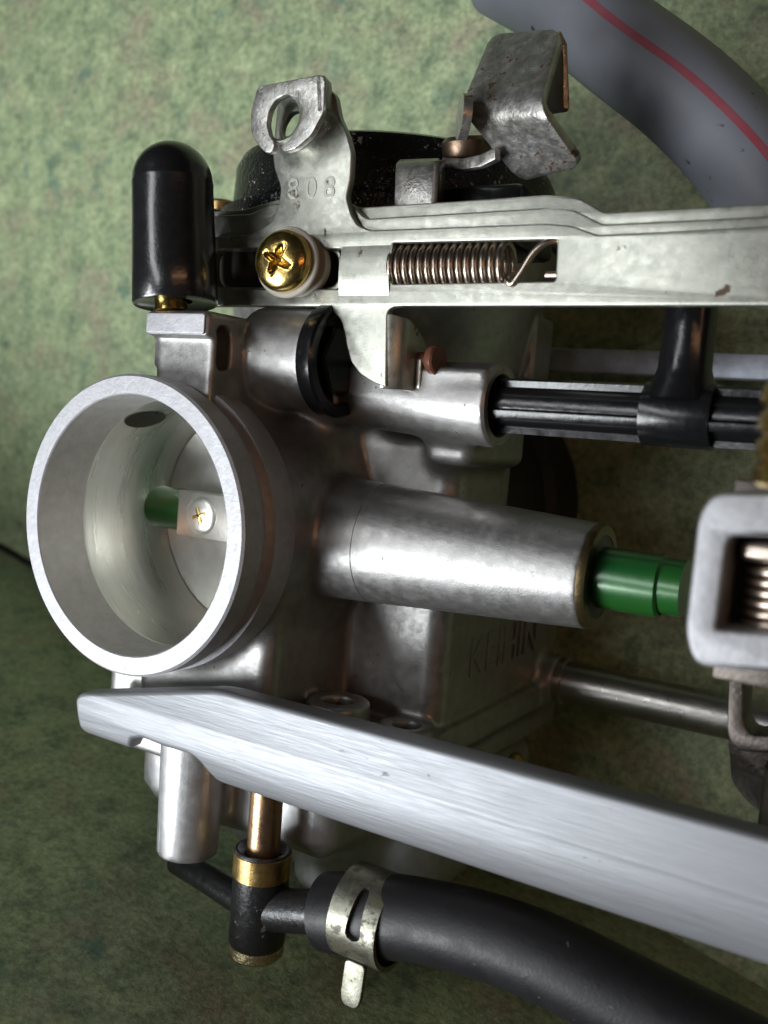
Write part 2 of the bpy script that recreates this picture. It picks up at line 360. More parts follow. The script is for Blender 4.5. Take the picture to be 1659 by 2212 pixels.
# ================================================================== the setting
def sheet(name, p0, du, dv, m):
    P = [Vector(p0)+Vector(du)*a+Vector(dv)*b for a, b in ((0,0),(1,0),(1,1),(0,1))]
    o = link(name, mesh(P, [(0,1,2,3)], None), m, base=p0, kind='structure'); return o
# splash-back rises towards the camera below the float bowls; it meets the counter in a dark seam
S0 = Vector((-600, FLOOR-2, 64.0)); SD = Vector((1200, 0, -282.0))
sheet('countertop', S0+Vector((0, 2, -20)), SD, (0, 0, 900), 'laminate')
sheet('backsplash', S0+Vector((0, 6, -1)), SD, (0, -139, 2), 'laminate')
link('seam_filler', tube([S0+Vector((0,2,0)), S0+SD*.49+Vector((0,2,0))], 1.2, 12), 'dark', base=S0, kind='structure')

# ================================================================== carburettor
carb = thing('carburettor', (5, FLOOR, 0), 'grey cast aluminium carburettor with wide open round throttle mouth, black top cap above', 'carburettor')
# throttle mouth
link('mouth_rim', lathe([(21.6,.25),(21.8,0),(24.6,0),(25,.4),(25,4.6),(24.2,5.2),(24.0,6.6),(24.6,7.2),(25.2,7.6),(25.2,12.6),(24.4,14),(24.2,20)], (0,0,0), (0,1,0), 128), 'machined', carb)
link('mouth_lining', lathe([(21.6,.2),(21.40,10.0)], (0,0,0), (0,1,0), 96), 'borecast', carb)
link('bore', lathe([(21.42,10.0),(21.3,10.3),(21.3,75)], (0,0,0), (0,1,0), 96), 'bore', carb)
# flat dark oval on the bore, standing in for the vacuum port's shade
V = []; Fc = []; na, nr = 32, 5
for k in range(nr+1):
    for i in range(na):
        a = 2*math.pi*i/na; q = k/nr; th = math.radians(124+7.5*q*math.sin(a)); r_ = 21.12
        V.append((r_*math.cos(th), 14.9+4.6*q*math.cos(a), r_*math.sin(th)))
for k in range(nr):
    for i in range(na): Fc.append((k*na+i, k*na+(i+1) % na, (k+1)*na+(i+1) % na, (k+1)*na+i))
link('vacuum_port_shade', mesh(V, Fc, 30), 'darksteel', carb)
# throttle plate and shaft
pl = link('throttle_plate', lathe([(0,0),(21.1,0),(21.1,1.2),(0,1.2)], (0,31.5,0), (0,1,0), 96), 'plate', carb)
sh = link('throttle_shaft', tube([(-23,29.5,0),(84,29.5,-.4)], 4.2, 40), 'greenshaft', carb)
link('shaft_flat', box((-12,25.0,-4.3),(30,28.2,4.3), .15), 'plate', sh)
sc1 = link('plate_screw', lathe([(0,.5),(2.6,.5),(3.5,.2),(3.7,0)], (-6.0,24.95,0), (0,-1,0), 40), 'plate', sh)
cr = []
for a in (20, 110): 
    ca, sa = math.cos(math.radians(a)), math.sin(math.radians(a))
    cr.append(box((-6.0-1.55,24.1,-.33),(-6.0+1.55,24.6,.33), .12, rot=Matrix.Rotation(math.radians(-a), 3, 'Y')))
link('cross_recess', join(cr), 'gold', sc1)
link('shaft_collar', lathe([(4.2,-.2),(4.75,0),(4.75,9.5),(4.3,9.9)], (71,29.5,-.6), (1,0,0), 48), 'greenshaft', sh)

# the cast body: one blended casting
B = SDF((-38,4,-47), (73,103,60), .50)
B.add(B.cone((0,9,0),(0,60,0), 24.3, 26.5, 1), 1)
B.add(B.rbox((-32,43,-43),(41,99,17), 4), 2.5)
B.add(B.rbox((19.5,37.4,-39),(41.3,72,19.6), 4.0), 1.0)           # raised front panel
B.cut(B.rbox((10,31,-34),(19.2,47,9), 1.2), 1.5)                       # main block
B.add(B.cone((9,62,10),(9,62,57), 26, 35, 1), 4)                   # diaphragm funnel
B.add(B.cone((15,29.5,-.6),(70.5,29.5,-.6), 11.4, 8.2, .5), 2.2)    # throttle shaft boss
B.add(B.cone((9.4,22,30.0),(23.0,22,30.0), 8.8, 8.7, .4), 1.6)         # enrichment valve boss
B.add(B.rbox((9,27,8),(20,60,33), 3), 4)
B.add(B.cone((16,30,25.3),(51.8,30,24.5), 5.3, 6.9, .4), 2.2)
B.add(B.rbox((22,24.0,24.0),(51.5,30,30.0), .9), .5)      # vent pipe boss
B.add(B.rbox((37,32,14),(46,56,23), 2), 4)
B.add(B.rbox((-10,14,-42),(21,40,-8), 3), 3)                       # pedestal under the mouth
B.add(B.rbox((-24,20,-44),(-8,60,-10), 3), 3)
B.add(B.rbox((-16,18,-40),(43,98,-34), 1.2), 1.2)                  # bowl flange
B.add(B.rbox((-16,18,-46),(42,98,-41), 1.0), .6)
B.add(B.cone((27,27,-40),(27,27,-29), 6.0, 5.6, .8), 1.2)          # screw ears
B.add(B.cone((37.5,33.5,-40),(37.5,33.5,-32.6), 5.5, 5.2, .8), 1.2)
B.add(B.cone((38,90,-34),(45,90,-34), 6.0, 5.6, .6), 2)            # tie rod boss
B.add(B.rbox((-3,4.8,33-6.5),(11,16.5,36), 1.0), 0.1)              # nipple pad
B.cut(B.rbox((-6,3,20),(12,7,31.8), .8), .5)
B.add(B.rbox((-1.5,6.2,20),(11,17.5,32), .8), 1.0)
B.add(B.rbox((-1,12,18),(11.2,20,31), 1), 3)
B.add(B.rbox((38,66,22),(41.5,76,44), 1), 1.2)                     # rib by the funnel
B.cut(B.rbox((34,62,-13),(70,120,30), 3), 3)                        # the block is relieved behind its upper corner
B.cut(B.cone((0,0,0),(0,80,0), 22.2, 22.2, .1), .1)
B.cut(B.cone((46,30,24.5),(60,30,24.5), 5.0, 5.0, .1), .3)
B.cut(B.cone((68,29.5,-.6),(76,29.5,-.6), 6.3, 6.3, .1), .3)
B.cut(B.cone((27,27,-60),(27,27,-20), 2.9, 2.9, .1), .5)
B.cut(B.cone((37.5,33.5,-60),(37.5,33.5,-20), 2.4, 2.4, .1), .5)
B.cut(B.rbox((7,7.1,26.6),(14,10.3,33.9), 1.55), .3)               # slot in the pad
body = link('body_casting', B.mesh(), 'cast', carb)
link('vent_boss_face', lathe([(5.0,-1.2),(5.2,.15),(6.5,.15),(6.75,-.15)], (51.7,30,24.5), (1,0,0), 56), 'cast', body)
link('maker_lettering', text('KEIHIN', 11, (41.1,66,-23), (0,1,0), (0,0,1), 1.0), 'cast', body)
link('pad_face', xz(rounded([(-2.4,32.1),(10.4,32.1),(10.4,35.4),(-2.4,35.4)], .5), [], .6, 4.5, .15), 'machined', body)
pv = []
for k in range(65): a = 2*math.pi*k/64; pv.append((32,29.5+10.42*math.cos(a),-.6+10.42*math.sin(a)))
link('parting_line', tube(pv, .10, 8), 'cast', body)
link('shaft_seal', lathe([(4.6,.5),(5.4,.2),(6.5,.2),(6.5,-2)], (71,29.5,-.6), (1,0,0), 48), 'dark', carb)
link('seal_ring', lathe([(6.3,.3),(6.5,.7),(7.9,.7),(8.15,.2),(8.2,-.5)], (70.6,29.5,-.6), (1,0,0), 64), 'olive', carb)
link('intake_duct', lathe([(24,70),(30,72),(32,78),(32,92),(34,94),(34.5,104),(33,111)], (5,0,2), (0,1,0), 72), 'hoseblack', carb)
# enrichment valve nut, black
nut = link('valve_nut', lathe([(9.4,0),(9.6,.3),(9.6,2.6),(9.2,3.0),(7.6,3.0),(7.3,2.6),(7.2,.4),(0,.4)], (22.9,22,30.0), (1,0,0), 64), 'plastic', carb)
link('nut_hex', lathe([(6.3,-2.6),(6.3,-.1),(5.8,.3),(0,.3)], (25.9,22,30.0), (1,0,0), 6, 20), 'plastic', nut)
# diaphragm cap
cap = link('diaphragm_cap', lathe([(34.5,56),(36,56.3),(36,59.8),(34.0,60.5),(33.4,61),(33.0,69),(32,71),(29.5,72),(0,73.5)], (9,62,0), (0,0,1), 96), 'crinkle', carb)
for a in (212,):
    ca, sa = math.cos(math.radians(a)), math.sin(math.radians(a))
    e = link('cap_ear', lathe([(0,55.6),(6,55.6),(6.2,56),(6.2,60.2),(5.8,60.8),(0,60.8)], (9+36*ca,62+36*sa,0), (0,0,1), 32), 'crinkle', cap)
    link('cap_screw', lathe([(3,60.8),(3.2,61),(3.2,63),(2.6,63.6),(0,63.9)], (9+36*ca,62+36*sa,0), (0,0,1), 24), 'brass', e)
# float bowl
Q = SDF((-30,7,-82), (50,104,-34), .7)
Q.add(Q.rbox((-14,42,-74),(40,96,-44.5), 9), 1)
Q.add(Q.rbox((-14,22,-58),(30,60,-45), 4), 5)
Q.add(Q.cone((4.4,15.2,-36.5),(4.4,15.2,-60), 5.9, 5.5, .6), 1.5)
Q.add(Q.rbox((0,20,-56),(9,34,-45), 3), 3)
Q.add(Q.cone((-12.6,27,-40),(-12.6,27,-54.5), 4.6, 4.4, .6), 2)
Q.add(Q.cone((25,27,-44),(25,27,-54.5), 5.4, 5.0, .6), 2)
Q.add(Q.cone((20,40,-50),(20,40,-70), 9, 7, 2), 5)
bowl = link('float_bowl', Q.mesh(), 'castlight', carb)
link('parting_line', tube([(2.0,10.05,-37),(2.1,10.3,-59)], .13, 8), 'castlight', bowl)
link('drain_screw', lathe([(0,0),(2.8,0),(3,.3),(3,4),(2,5),(0,5)], (10,33,-60), (0,0,-1), 24), 'gold', bowl)
link('drain_seat', lathe([(0,-6),(3.6,-6),(3.6,0),(0,0)], (10.5,33,-59.5), (0,0,-1), 24), 'white', bowl)
link('bowl_screw', screw_head((43,72,-49), (1,-.3,0), 2.6, 2.0), 'brass', bowl)

# ================================================================== rubber cap on the vacuum nipple
rc = thing('vacuum_nipple_cap', (1.2,7.6,36), 'tall round-topped glossy black rubber cap on pale cast pad above mouth', 'rubber cap')
pr_ = [(2.8,.5),(6.3,.4),(6.9,0),(7.1,.3),(7.0,6),(6.8,14),(6.7,19.7),(6.75,19.95),(6.75,20.15),(6.68,20.4)]
for k in range(1,11): t = k/10*math.pi/2; pr_.append((6.65*math.cos(t), 20.5+6.6*math.sin(t)))
link('sleeve', lathe(pr_, (1.0,7.6,37.2), (-.14,0.03,1), 80, 60), 'rubber', rc)
link('brass_nipple', lathe([(0,-1.2),(2.7,-1.2),(2.7,1),(2.5,6),(0,6)], (.6,7.0,37.2), (-.14,0.03,1), 32), 'gold', rc)

# ================================================================== choke linkage bar
lk = thing('choke_linkage_bar', (45,18,36), 'long zinc plated flat linkage bar with slots, upright eye tab and rust specks', 'linkage bar')
Y1 = 18.0
main = [(-2.11,50.55),(7.34,50.72),(11.43,52.43),(12.98,55.13),(13.33,57.86),(12.93,59.03),(11.65,61.4),(11.02,64.11),(11.15,67.14),(11.45,72.78),(15.21,73.89),(20.79,74.23),(23.16,72.31),(24.18,68.94),(26.08,65.87),(27.24,62.88),(27.34,58.89),(26.79,56.01),(27.94,53.25),(29.35,51.44),(31.89,50.55),(61.7,50.46),(65.58,49.99),(69.44,48.58),(91.88,48.88),(95.23,48.87),(96.33,38.95),(38.99,38.64),(37.14,38.49),(36.35,37.84),(36.26,36.97),(36.3,36.53),(37.11,25.93),(36.59,26.05),(34.54,26.55),(31.77,27.91),(29.99,29.78),(28.94,32.36),(28.29,34.58),(27.39,36.43),(25.43,37.91),(23.06,38.5),(-1.11,38.39)]
main = rounded(main, .7, 4)
hl2 = rounded([(13.8,70.22),(15.49,70.66),(17.08,69.91),(17.14,68.12),(15.85,66.59),(14.19,65.83),(12.79,66.24),(12.43,68.16)], .9, 4)
slotL = rounded([(-0.64,48.49),(26.37,47.8),(26.95,41.34),(-0.06,41.47)], [2.6,.3,.3,2.6], 5)
slotS = rounded([(36.21,48.47),(63.62,48.19),(63.87,42.28),(36.64,42.09)], .35, 3)
link('bar_plate', xz(main, [slotL, slotS, hl2], 1.5, Y1, .28), 'zinc', lk)
back1 = [(-3.87,54.68),(5.71,54.59),(10.67,56.08),(26.89,55.28),(29.8,52.8),(60.81,53.08),(65.08,52.56),(69.39,50.39),(94.83,50.55),(95.19,47.31),(69.58,48.59),(63.72,48.78),(35.36,49.25),(25.93,50.88),(25.25,48.29),(-3.41,49.04)]
link('upper_flange', xz(rounded(back1, .7, 4), [], 1.5, Y1+1.6, .3), 'zinc', lk)
back2 = [(-5.39,55.93),(3.25,55.86),(10.33,57.25),(23.89,56.55),(27.23,55.04),(59.96,55.29),(64.99,54.63),(69,52.36),(94.4,52.5),(94.67,49.99),(68.86,50.37),(60.29,52.02),(-5.16,53.12)]
link('rear_flange', xz(rounded(back2, .7, 4), [], 1.5, Y1+3.2, .3), 'zinc', lk)
# pocket behind the left slot
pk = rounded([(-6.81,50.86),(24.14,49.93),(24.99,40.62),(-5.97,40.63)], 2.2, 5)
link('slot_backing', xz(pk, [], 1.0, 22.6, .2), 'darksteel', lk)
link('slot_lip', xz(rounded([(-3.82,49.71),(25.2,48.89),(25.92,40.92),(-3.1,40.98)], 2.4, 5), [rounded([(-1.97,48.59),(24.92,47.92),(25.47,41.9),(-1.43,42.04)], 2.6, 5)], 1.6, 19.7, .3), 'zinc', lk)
# saddle between the slots
sd = []
for k in range(9):
    t = k/8; z = 39.9+t*8.6; sd.append((z, 0.7*math.sin(t*math.pi)))
V = []; Fc = []
xa, xb = 26.79, 36.28
for x in (xa, xb):
    for z, h in sd: V.append((x, Y1+.1-h, z))
    for z, h in sd: V.append((x, Y1+1.2-h, z))
n = len(sd)
for k in range(n-1):
    Fc += [(k,k+1,2*n+k+1,2*n+k), (n+k,3*n+k,3*n+k+1,n+k+1), (k,n+k,n+k+1,k+1), (2*n+k,2*n+k+1,3*n+k+1,3*n+k)]
Fc += [(0,2*n,3*n,n), (n-1,2*n-1,4*n-1,3*n-1)]
link('saddle', mesh(V, Fc, 40), 'zinc', lk)
# downward tab, bent back, carrying the valve pin
xt = 38.3
rows = []
for k in range(8):
    a = math.radians(-90+90*k/7); rows.append((xt-2.6+3.2*math.cos(a), Y1+.1+3.2+3.2*math.sin(a)))
rows += [(xt+.7,Y1+5.2),(xt+.8,Y1+7.5),(xt+.8,Y1+9.8)]
zt = [37.6,37.5,37.4,37.3,37.2,37.1,37.0,36.8,36.0,34.6,31.6]; zb = [25.7]*9+[26.2,28.8]
bent([[(x,y,a),(x,y,(a+b)/2),(x,y,b)] for (x,y),a,b in zip(rows,zt,zb)], 1.3, 'zinc', 'bent_tab', lk, .25)
link('tab_prong', plate(rounded([(Y1+5.4,31.2),(Y1+9.4,31.2),(Y1+9.2,26.4),(Y1+8.4,25.4),(Y1+6.2,25.4),(Y1+5.6,26.6)], .5), [], 1.0, (xt+1.3,0,0), (0,1,0), (0,0,1), .25), 'zinc', lk)
# eye tab
eye = [(11.05,73.34),(23.78,73.77),(24.56,72.98),(24.82,68.04),(22.63,64.55),(19.88,62.77),(17.51,62.3),(16.5,63.18),(18.8,64.59),(20.26,66.76),(20.44,68.89),(19.19,70.66),(17.09,71.38),(15.08,70.87),(13.8,69.25),(13.51,67.08),(14.35,65.11),(15.47,64.14),(15.22,62.69),(13.82,62.36),(11.44,64.32),(10.2,66.2),(9.93,69.48)]
ep = link('eye_plate', xz(rounded(eye, .7, 4), [], 1.3, 13, .25), 'zincrust', lk)
fold = [(24.18,13.2,73.65), (22.4,17.8,74.13), (22.76,18.6,70.14), (24.93,13.2,68.23)]
ff = [Vector(p) for p in fold]; nn = (ff[1]-ff[0]).cross(ff[3]-ff[0]).normalized()*1.2
link('eye_fold', mesh(ff+[p+nn for p in ff], [(0,1,2,3),(7,6,5,4),(0,4,5,1),(1,5,6,2),(2,6,7,3),(3,7,4,0)], 30), 'zincrust', ep)
rim_ = lathe([(3.4,-2.0),(3.75,-2.2),(3.95,-2.0),(3.95,2.0),(3.4,2.0),(3.4,-2.0)], (16.18,15.6,68.07), (0,1,0), 40, a0=math.radians(110), a1=math.radians(300))
link('eye_collar', rim_, 'zinc', ep)
link('stamped_number', text('8 0 8', 4.8, (19.67,18,57.65), (1,0,-.03), (0,0,1), .10), 'zinc', lk)

# gold screw with nylon washer
gs = thing('shoulder_screw', (16.52,17,45.5), 'gold cross-head screw with white nylon washer in left slot of linkage bar', 'screw')
gp = Vector((17.76,15,45.26))
link('nylon_washer', lathe([(3,0),(5.6,0),(5.8,.25),(5.8,.8),(5.6,1.0),(3,1.0)], gp+Vector((0,1.0,0)), (.12,-1,.0), 64), 'nylon', gs)
link('nylon_bush', lathe([(0,0),(5.0,0),(5.2,.3),(5.2,1.6),(5.0,1.9),(0,1.9)], gp+Vector((0.6,4.4,0)), (.12,-1,.0), 64), 'nylon', gs)
link('screw_head', screw_head(gp+Vector((.05,-.2,0)), (.12,-1,.0), 5.0, 3.0, .45), 'gold', gs)

# return spring
sp = thing('return_spring', (46.25,20,45.65), 'coiled steel return spring in right slot of linkage bar', 'spring')
xs0, xs1 = 35.44, 55.58; cy, cz = 21.2, 44.9; nc = 15; pts = []
for i in range(nc*20+1):
    t = i/20; a = 2*math.pi*t; pts.append((xs0+(xs1-xs0)*t/nc, cy+3.55*math.cos(a), cz+3.55*math.sin(a)))
link('coil', tube(pts, .52, 8, sharp=None), 'springw', sp)
e0 = pts[-1]
link('hook', tube(catmull([e0,(xs1+.6,cy-2.5,cz-2.2),(xs1+1.6,cy-3.2,cz-3.0),(xs1+2.8,cy-3.3,cz-1.6),(xs1+4.6,cy-3.2,cz+1.4),(xs1+6.6,cy-2.8,cz+3.0),(xs1+8.6,cy-1.6,cz+3.2)], 8), .52, 10), 'springw', sp)
link('hook_tip', tube([(xs1+6.4,cy-2,cz-1.6),(xs1+9,cy-2,cz-1.6)], .55, 10), 'springw', sp)

# brown valve pin
vp = thing('valve_pin', (xt+1,Y1+7,32), 'small brown mushroom-headed plunger pin held in bent tab of linkage bar', 'pin')
link('pin_head', lathe([(1.2,0),(2.3,0),(2.45,.3),(2.5,1.2),(2.25,1.5),(0,1.6)], (xt+3.0,Y1+6.6,31.0), (1,-.1,0), 40), 'copper', vp)
link('pin_stem', lathe([(0,-6),(1.25,-6),(1.25,.5)], (xt+3.0,Y1+6.6,31.0), (1,-.1,0), 24), 'copper', vp)

# ================================================================== vent pipe tee
vt = thing('vent_pipe_tee', (80,30,25), 'black plastic ribbed T-shaped vent pipe between the carburettors', 'pipe')
link('main_pipe', tube([(47,30,24.5),(112,30,25.0)], 3.5, 36), 'plastic', vt)
for k, (a, hgt) in enumerate(((-20,.95),(-90,.9),(-150,.95),(70,1.0))):
    ca, sa = math.cos(math.radians(a)), math.sin(math.radians(a)); d = Vector((0,-math.cos(math.radians(a)),math.sin(math.radians(a)))); q = Vector((0,-d.z,d.y)) 
    sect = [(3.0,-.75),(3.45+hgt,-.7),(3.5+hgt,-.5),(3.5+hgt,.5),(3.45+hgt,.7),(3.0,.75)]
    link('rib', tube([(50.2,30,24.5),(112,30,25.0)], 1, sect=sect, upv=d), 'plastic', vt)
link('tee_collar', lathe([(4.0,0),(4.75,.1),(4.8,.4),(4.8,9.8),(4.7,10.1),(4.0,10.2)], (75.4,30,24.8), (1,0,0), 48), 'plastic', vt)
link('branch_pipe', lathe([(5.6,2),(4.4,4.6),(3.85,6.5),(3.75,10),(3.75,21)], (80.4,30,25.0), (0,0,1), 40), 'plastic', vt)

# ================================================================== top right cable bracket
cb = thing('cable_bracket', (41.97,30,63.63), 'bent rusty zinc plated cable bracket standing above linkage bar, near grey hose', 'bracket')
def rows_bend(A0, A1, B0, B1, C0, C1, n=8, r=.24):
    """two flat faces A-B and B-C joined by a round fold near B"""
    A0,A1,B0,B1,C0,C1 = [Vector(p) for p in (A0,A1,B0,B1,C0,C1)]; 
    across = lambda a, b, q=0: [a+(b-a)*(q+(1-2*q)*u) for u in (0,.12,.5,.88,1)]
    out = [across(B0+(A0-B0)*t, B1+(A1-B1)*t, q) for t, q in ((1,.12),(.95,.035),(.86,0))]
    for k in range(n+1):
        t = k/n; f = lambda A,B,C: (B+(A-B)*r)*(1-t)**2+B*2*t*(1-t)+(B+(C-B)*r)*t*t
        a, b = f(A0,B0,C0), f(A1,B1,C1); out.append(across(a, b))
    for t, q in ((.86,0),(.95,.035),(1,.12)): out.append(across((B0+(C0-B0)*t), (B1+(C1-B1)*t), q))
    return out
bent(rows_bend((42.64,33,84.92), (56.72,29,82.3), (42.84,24,70.02), (57.98,20,67.54), (50.59,32,60.37), (62.37,28,60.83)), 1.6, 'zincrust', 'main_strip', cb)
bent([[(56.4,29.5,82.13), (53.27,34,83.99)], [(56.84,31.5,80.82), (52.1,38,83.48)], [(58.1,32,71.04), (52.4,38,72.61)]], 1.5, 'zincrust', 'return_flange', cb, .25)
bent([[(55.98,29.5,81.77), (56.07,33,81.41)], [(56.47,25,72.1), (57.06,33,74.7)], [(57.58,24,67.9), (57.42,33,71.14)]], .8, 'darksteel', 'inner_shade_web', cb, .1)  # dark sheet added to give the bracket's inside its shade
link('ear', lathe([(0,0),(3.4,0),(3.4,1.4),(0,1.4)], (45.12,23,68.23), (-.80,-.60,0), 28), 'zincrust', cb)
bent([[(38.14,30,64.35), (38.3,30,62.7)], [(42.46,29,63.62), (42.63,29,61.85)], [(46.07,28,63.67), (46.42,28,61.77)], [(49.2,27,64.29), (49.38,27,62.44)]], 1.4, 'zincrust', 'foot', cb, .2)
link('foot_screw', lathe([(0,-1),(3.9,-1),(4.1,-.6),(4.1,1.6),(3.4,2.3),(0,2.6)], (40.07,33,66.23), (0,-.25,1), 32), 'oldbronze', cb)
bent([[(30.06,28,64.39), (37.84,28,64.05)], [(31.65,24.5,62.73), (39.68,24.5,62.45)], [(32.55,23,60.58), (40.5,23,60.42)], [(32.95,23,53.57), (40.35,23,53.26)]], 1.6, 'zincrust', 'side_tab', cb, .3)
bent([[(40.68,23,61.98), (39.63,27,63.35)], [(40.85,23,53.23), (39.83,27,54.17)]], 1.0, 'darksteel', 'tab_edge', cb, .2)
link('black_block', box((33,30,50),(52,46,60), 1.2), 'plastic', cap)

# ================================================================== mounting rail
rl = thing('mounting_rail', (45,9,-40), 'broad silver aluminium rail running diagonally below the throttle mouth', 'rail')
ol = [(-13.2,-31.92),(18.47,-24.59),(102.16,-24.24),(109.09,-24.21),(110.87,-40.22),(103.9,-40.18),(18.12,-40.57),(16.3,-39.1),(14.89,-37.75),(13.29,-36.9),(7.27,-37.06),(1.85,-36.77),(-0.74,-37.65),(-1.71,-39.54),(-2.15,-39.73),(-12.64,-39.62),(-14.13,-38.95),(-14.43,-33.13)]
rail_me = xz(rounded(ol, [.8,2.5,0,0,0,0,2,1,1,1,1.2,.8,.6,.6,.3,.5,.8,.8], 4), [], 4.6, 4, .8, bevres=4)
bm = bmesh.new(); bm.from_mesh(rail_me)
for zc in (-31.25,-31.6,-31.95,-32.6,-34,-35.5,-37,-38,-39):
    bmesh.ops.bisect_plane(bm, geom=list(bm.verts)+list(bm.edges)+list(bm.faces), plane_co=(0,0,zc), plane_no=(0,0,1), dist=1e-4)
for v in bm.verts:
    if v.co.y < 6:
        if v.co.z < -32.6: v.co.y += ((-32.6-v.co.z)/7.6)**2*1.7
        if abs(v.co.z+31.6) < .1: v.co.y -= .10
bm.normal_update(); bm.to_mesh(rail_me); bm.free(); shade(rail_me, 40)
link('rail_bar', rail_me, 'rail', rl)

# ================================================================== fuel tee below the rail
ft = thing('fuel_tee', (21.5,15,-73), 'black fuel fitting with brass collar hanging below the silver rail', 'pipe fitting')
AX = (0.0,0.0,-1)
link('feed_pipe', tube([(21.6,15,-38),(21.6,15,-60)], 2.85, 32), 'bronze', ft)
tb_ = link('tee_body', lathe([(3.0,-1.5),(4.3,-2.6),(4.7,-2.6),(4.9,-2.2),(4.9,0),(4.9,13.8),(4.6,14.4),(0,14.4)], (21.6,15,-56.5), AX, 56), 'wornplastic', ft)
link('brass_collar', lathe([(4.9,-1.9),(5.0,-1.8),(5.0,2.2),(4.9,2.3)], (21.6,15,-56.3), AX, 56), 'brass', ft)
link('knurled_plug', lathe([(0,14.4),(4.5,14.4),(4.75,14.7),(4.75,16.0),(4.3,16.5),(0,16.6)], (21.6,15,-56.5), AX, 24, 25), 'knurl', ft)
link('outlet_stub', tube([(20.85,15,-65.07), (40.33,15,-59.35)], [3.7,3.5], 32), 'wornplastic', ft)
link('inlet_stub', tube([(18.57,15,-64.84), (8.25,17,-64.74), (-2,20,-65.74)], [2.6,2.4,2.3], 28), 'wornplastic', ft)
# hose on the tee
fh = thing('fuel_hose', (34,15,-71), 'thick black rubber fuel hose running off to lower right from clipped end', 'hose')
hp = catmull([(35.49,15,-60.54), (42.94,15,-58.6), (52.13,15,-56.17), (63.91,15,-54.67), (74.9,15,-54.77), (88.46,15,-56.6), (104.16,15,-58.8)], 10)
link('hose_wall', tube(hp, [6.2+.25*math.sin(min(1,i/22)*math.pi) for i in range(len(hp))], 48, sharp=60), 'hoseblack', fh)
# spring clip
cl = thing('hose_clip', (42,15,-71), 'spring steel band clip with tapered window squeezing black fuel hose', 'hose clip')
# band built as a grid with the window left open
def clip_band(x0, x1, r, th, cy, cz):
    """sprung band: a grid wrapped round the hose whose middle columns follow the edges of a tapered window"""
    n1, n2, nx, na = 6, 10, 16, 180; V = []; Fc = []; idx = {}
    def half(t):
        w = (t-math.radians(120))/math.radians(68)
        if not 0 <= w <= 1: return None
        e = min(1, math.sqrt(max(0, 1-(1-min(1, w/.2))**2)))*min(1, math.sqrt(max(0, 1-(1-min(1, (1-w)/.16))**2)))
        return max(.004, (.085+.085*w)*e)
    def ux(i, j):
        hf = half(2*math.pi*j/na) or .004; L, R_ = .56-hf, .56+hf
        return L*i/n1 if i <= n1 else (L+(R_-L)*(i-n1)/(n2-n1) if i <= n2 else R_+(1-R_)*(i-n2)/(nx-n2))
    keep = lambda i, j: not (n1 <= i < n2 and half(2*math.pi*(j+.5)/na) is not None)
    def vid(i, j, k):
        j %= na
        if (i,j,k) not in idx:
            t = 2*math.pi*j/na; q = r+th*k; idx[(i,j,k)] = len(V); V.append((x0+(x1-x0)*ux(i,j), cy+q*math.cos(t), cz+q*math.sin(t)))
        return idx[(i,j,k)]
    for i in range(nx):
        for j in range(na):
            if not keep(i,j): continue
            for k in (0,1): Fc.append((vid(i,j,k),vid(i+1,j,k),vid(i+1,j+1,k),vid(i,j+1,k)))
            if i == 0 or not keep(i-1,j): Fc.append((vid(i,j,0),vid(i,j,1),vid(i,j+1,1),vid(i,j+1,0)))
            if i == nx-1 or not keep(i+1,j): Fc.append((vid(i+1,j,0),vid(i+1,j,1),vid(i+1,j+1,1),vid(i+1,j+1,0)))
            if not keep(i,(j-1) % na): Fc.append((vid(i,j,0),vid(i,j,1),vid(i+1,j,1),vid(i+1,j,0)))
            if not keep(i,(j+1) % na): Fc.append((vid(i,j+1,0),vid(i,j+1,1),vid(i+1,j+1,1),vid(i+1,j+1,0)))
    return mesh(V, Fc, 40)
CX0, CX1, CZ = 40.14, 48.85, (44.48,15,-58.15)[2]
link('band', clip_band(CX0, CX1, 6.45, .8, 15, CZ), 'clip', cl)
tg = rounded([(-1.9,0),(1.9,0),(1.9,-3),(1.9,-5.6),(1.2,-7.0),(-1.2,-7.0),(-1.9,-5.6),(-1.9,-3)], .8, 4)
link('squeeze_tab', plate(tg, [], .9, (CX0*.5+CX1*.5, 10.6, CZ-5.8), (1,0,0), (0,.12,1), .2), 'clip', cl)

# ================================================================== tie rod, strap and throttle bracket at the right
tr = thing('tie_rod', (66,90,-34), 'plain steel tube joining the carburettors, seen under the green shaft', 'rod')
link('rod_tube', tube([(44,90,-34),(150,90,-34)], 4.6, 40), 'steel', tr)
link('rod_collar', lathe([(4.6,0),(5.2,.2),(5.2,3),(4.6,3.2)], (43.5,90,-34), (1,0,0), 40), 'steel', tr)

gb = thing('throttle_bracket', (96,-10,0), 'bright blurred square-bent throttle bracket at right edge in front of green shaft', 'bracket')
lp = rounded([(102.62,16.43),(94.65,15.68),(93.39,13.31),(93.33,0.46),(94.73,-2.77),(104.61,-1.62),(104.17,2.36),(96.4,1.52),(96.53,2.52),(96.62,10.32),(96.96,11.42),(103.1,12.03)], [.1,3.2,2,2,3.6,.1,.1,.8,.4,.4,.8,.1], 6)
link('bent_frame', xz(lp, [], 9, -10, .5, bevres=3), 'loop', gb)
sp2 = thing('throttle_spring', (100,-4,3), 'copper brown coil spring inside bright square-bent bracket at right edge', 'spring')
pts = []
for i in range(6*20+1):
    t = i/20; a = 2*math.pi*t; pts.append((101.4+3.3*math.cos(a), -3.5+3.3*math.sin(a), 1.4+t*1.12))
link('coil', tube(pts, .5, 10, sharp=None), 'springw', sp2)
link('spring_seat', box((97.3,-7,8.6),(106,0,11.0), .9, 3), 'springw', gb)
link('side_plate', box((94.6,.5,-6),(110,2.0,17), .3), 'darksteel', gb)
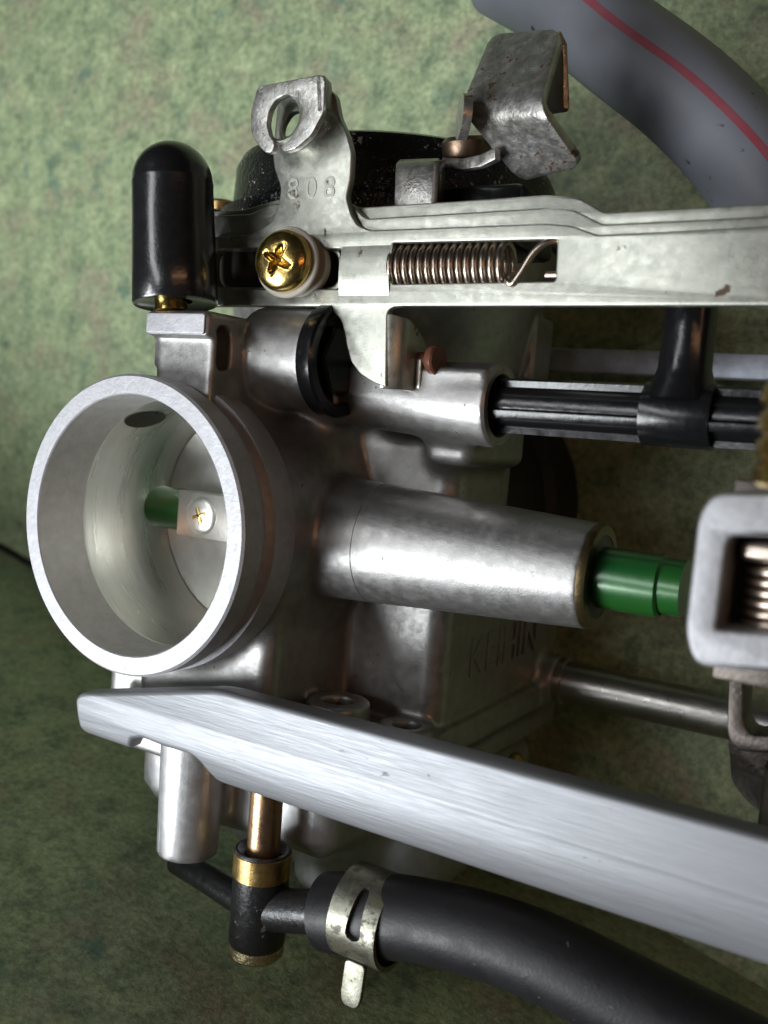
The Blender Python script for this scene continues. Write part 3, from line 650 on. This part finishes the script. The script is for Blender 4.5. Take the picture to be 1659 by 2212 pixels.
bb = thing('idle_adjuster', (103.3,-12,19), 'blurred ribbed brass adjuster barrel at right edge above bright bracket', 'adjuster')
pf = [(0,16.8)]
for k in range(4): pf += [(5.0,16.9+k*2.6),(5.5,17.3+k*2.6),(5.5,18.7+k*2.6),(5.0,19.1+k*2.6)]
link('ribbed_barrel', lathe(pf+[(4.6,27.4)], (104.2,-12,0), (0,0,1), 48), 'gold', bb)
link('adjuster_cap', lathe([(4.6,26.4),(4.9,26.8),(4.2,29.4),(2.5,30.6),(0,31)], (104.2,-12,0), (0,0,1), 48), 'loop', bb)
st = thing('link_strap', (95,20,-17), 'dark steel L-shaped strap at right edge beside silver tie rod', 'strap')
so = rounded([(92.7,-4.79),(94.67,-4.42),(95.59,-15.57),(96.64,-17.1),(103.23,-15.88),(103.48,-18.16),(95.63,-19.7),(94.1,-18.86),(93.52,-17.34)], [.1,.1,.6,1,.1,.1,1.2,1.2,.6], 4)
link('strap_plate', xz(so, [], 6, 20, .4), 'darksteel', st)
link('strap_skirt', xz(rounded([(92.67,-19.78),(102.72,-18.77),(103.97,-30.01),(96.97,-29.06),(93.86,-26.21)], 1.2, 4), [], 2, 26.5, .3), 'darksteel', st)
tag(link('small_tag', box((98.69,24,-31.39), (101.46,21,-21.44), .4), 'steel', base=(99.15,24,-31.25)), 'small grey steel tag at right edge just above the silver rail', 'steel tag')
# rear rail
rr_ = thing('rear_rail', (90,88,36), 'pale blue-grey painted rear rail with rust, seen behind black vent pipe', 'rail')
link('rail_strip', box((28,86,34.4),(190,90,39.6), .8), 'rearrail', rr_)

# ================================================================== grey hose, top right
gh = thing('vacuum_hose', (70,60,80), 'thick grey rubber hose with red stripe curving through top right corner', 'hose')
ctr = [(29.75,62,109.94), (41.8,60,101.91), (55.42,57,90.67), (69.22,54,79.31), (79.42,52,68.98), (87.05,50,59.02), (92.26,50,48.61)]
hp = catmull(ctr, 12)
link('hose_wall', tube(hp, [9.0-1.0*i/(len(hp)-1) for i in range(len(hp))], 64, sharp=60), 'hosegrey', gh)
V = []; Fc = []; n = len(hp)
for i in range(n):
    t = (hp[min(i+1,n-1)]-hp[max(i-1,0)]).normalized(); c = Vector((.47,-.86,-.20)); c = (c-t*c.dot(t)).normalized(); s_ = t.cross(c)
    for k in range(7):
        a = math.radians(-4.4+8.8*k/6); V.append(hp[i]+(c*math.cos(a)+s_*math.sin(a))*(9.03-1.0*i/(n-1)))
for i in range(n-1):
    for k in range(6): Fc.append((i*7+k, i*7+k+1, (i+1)*7+k+1, (i+1)*7+k))
link('red_stripe', mesh(V, Fc, None), 'stripe', gh)
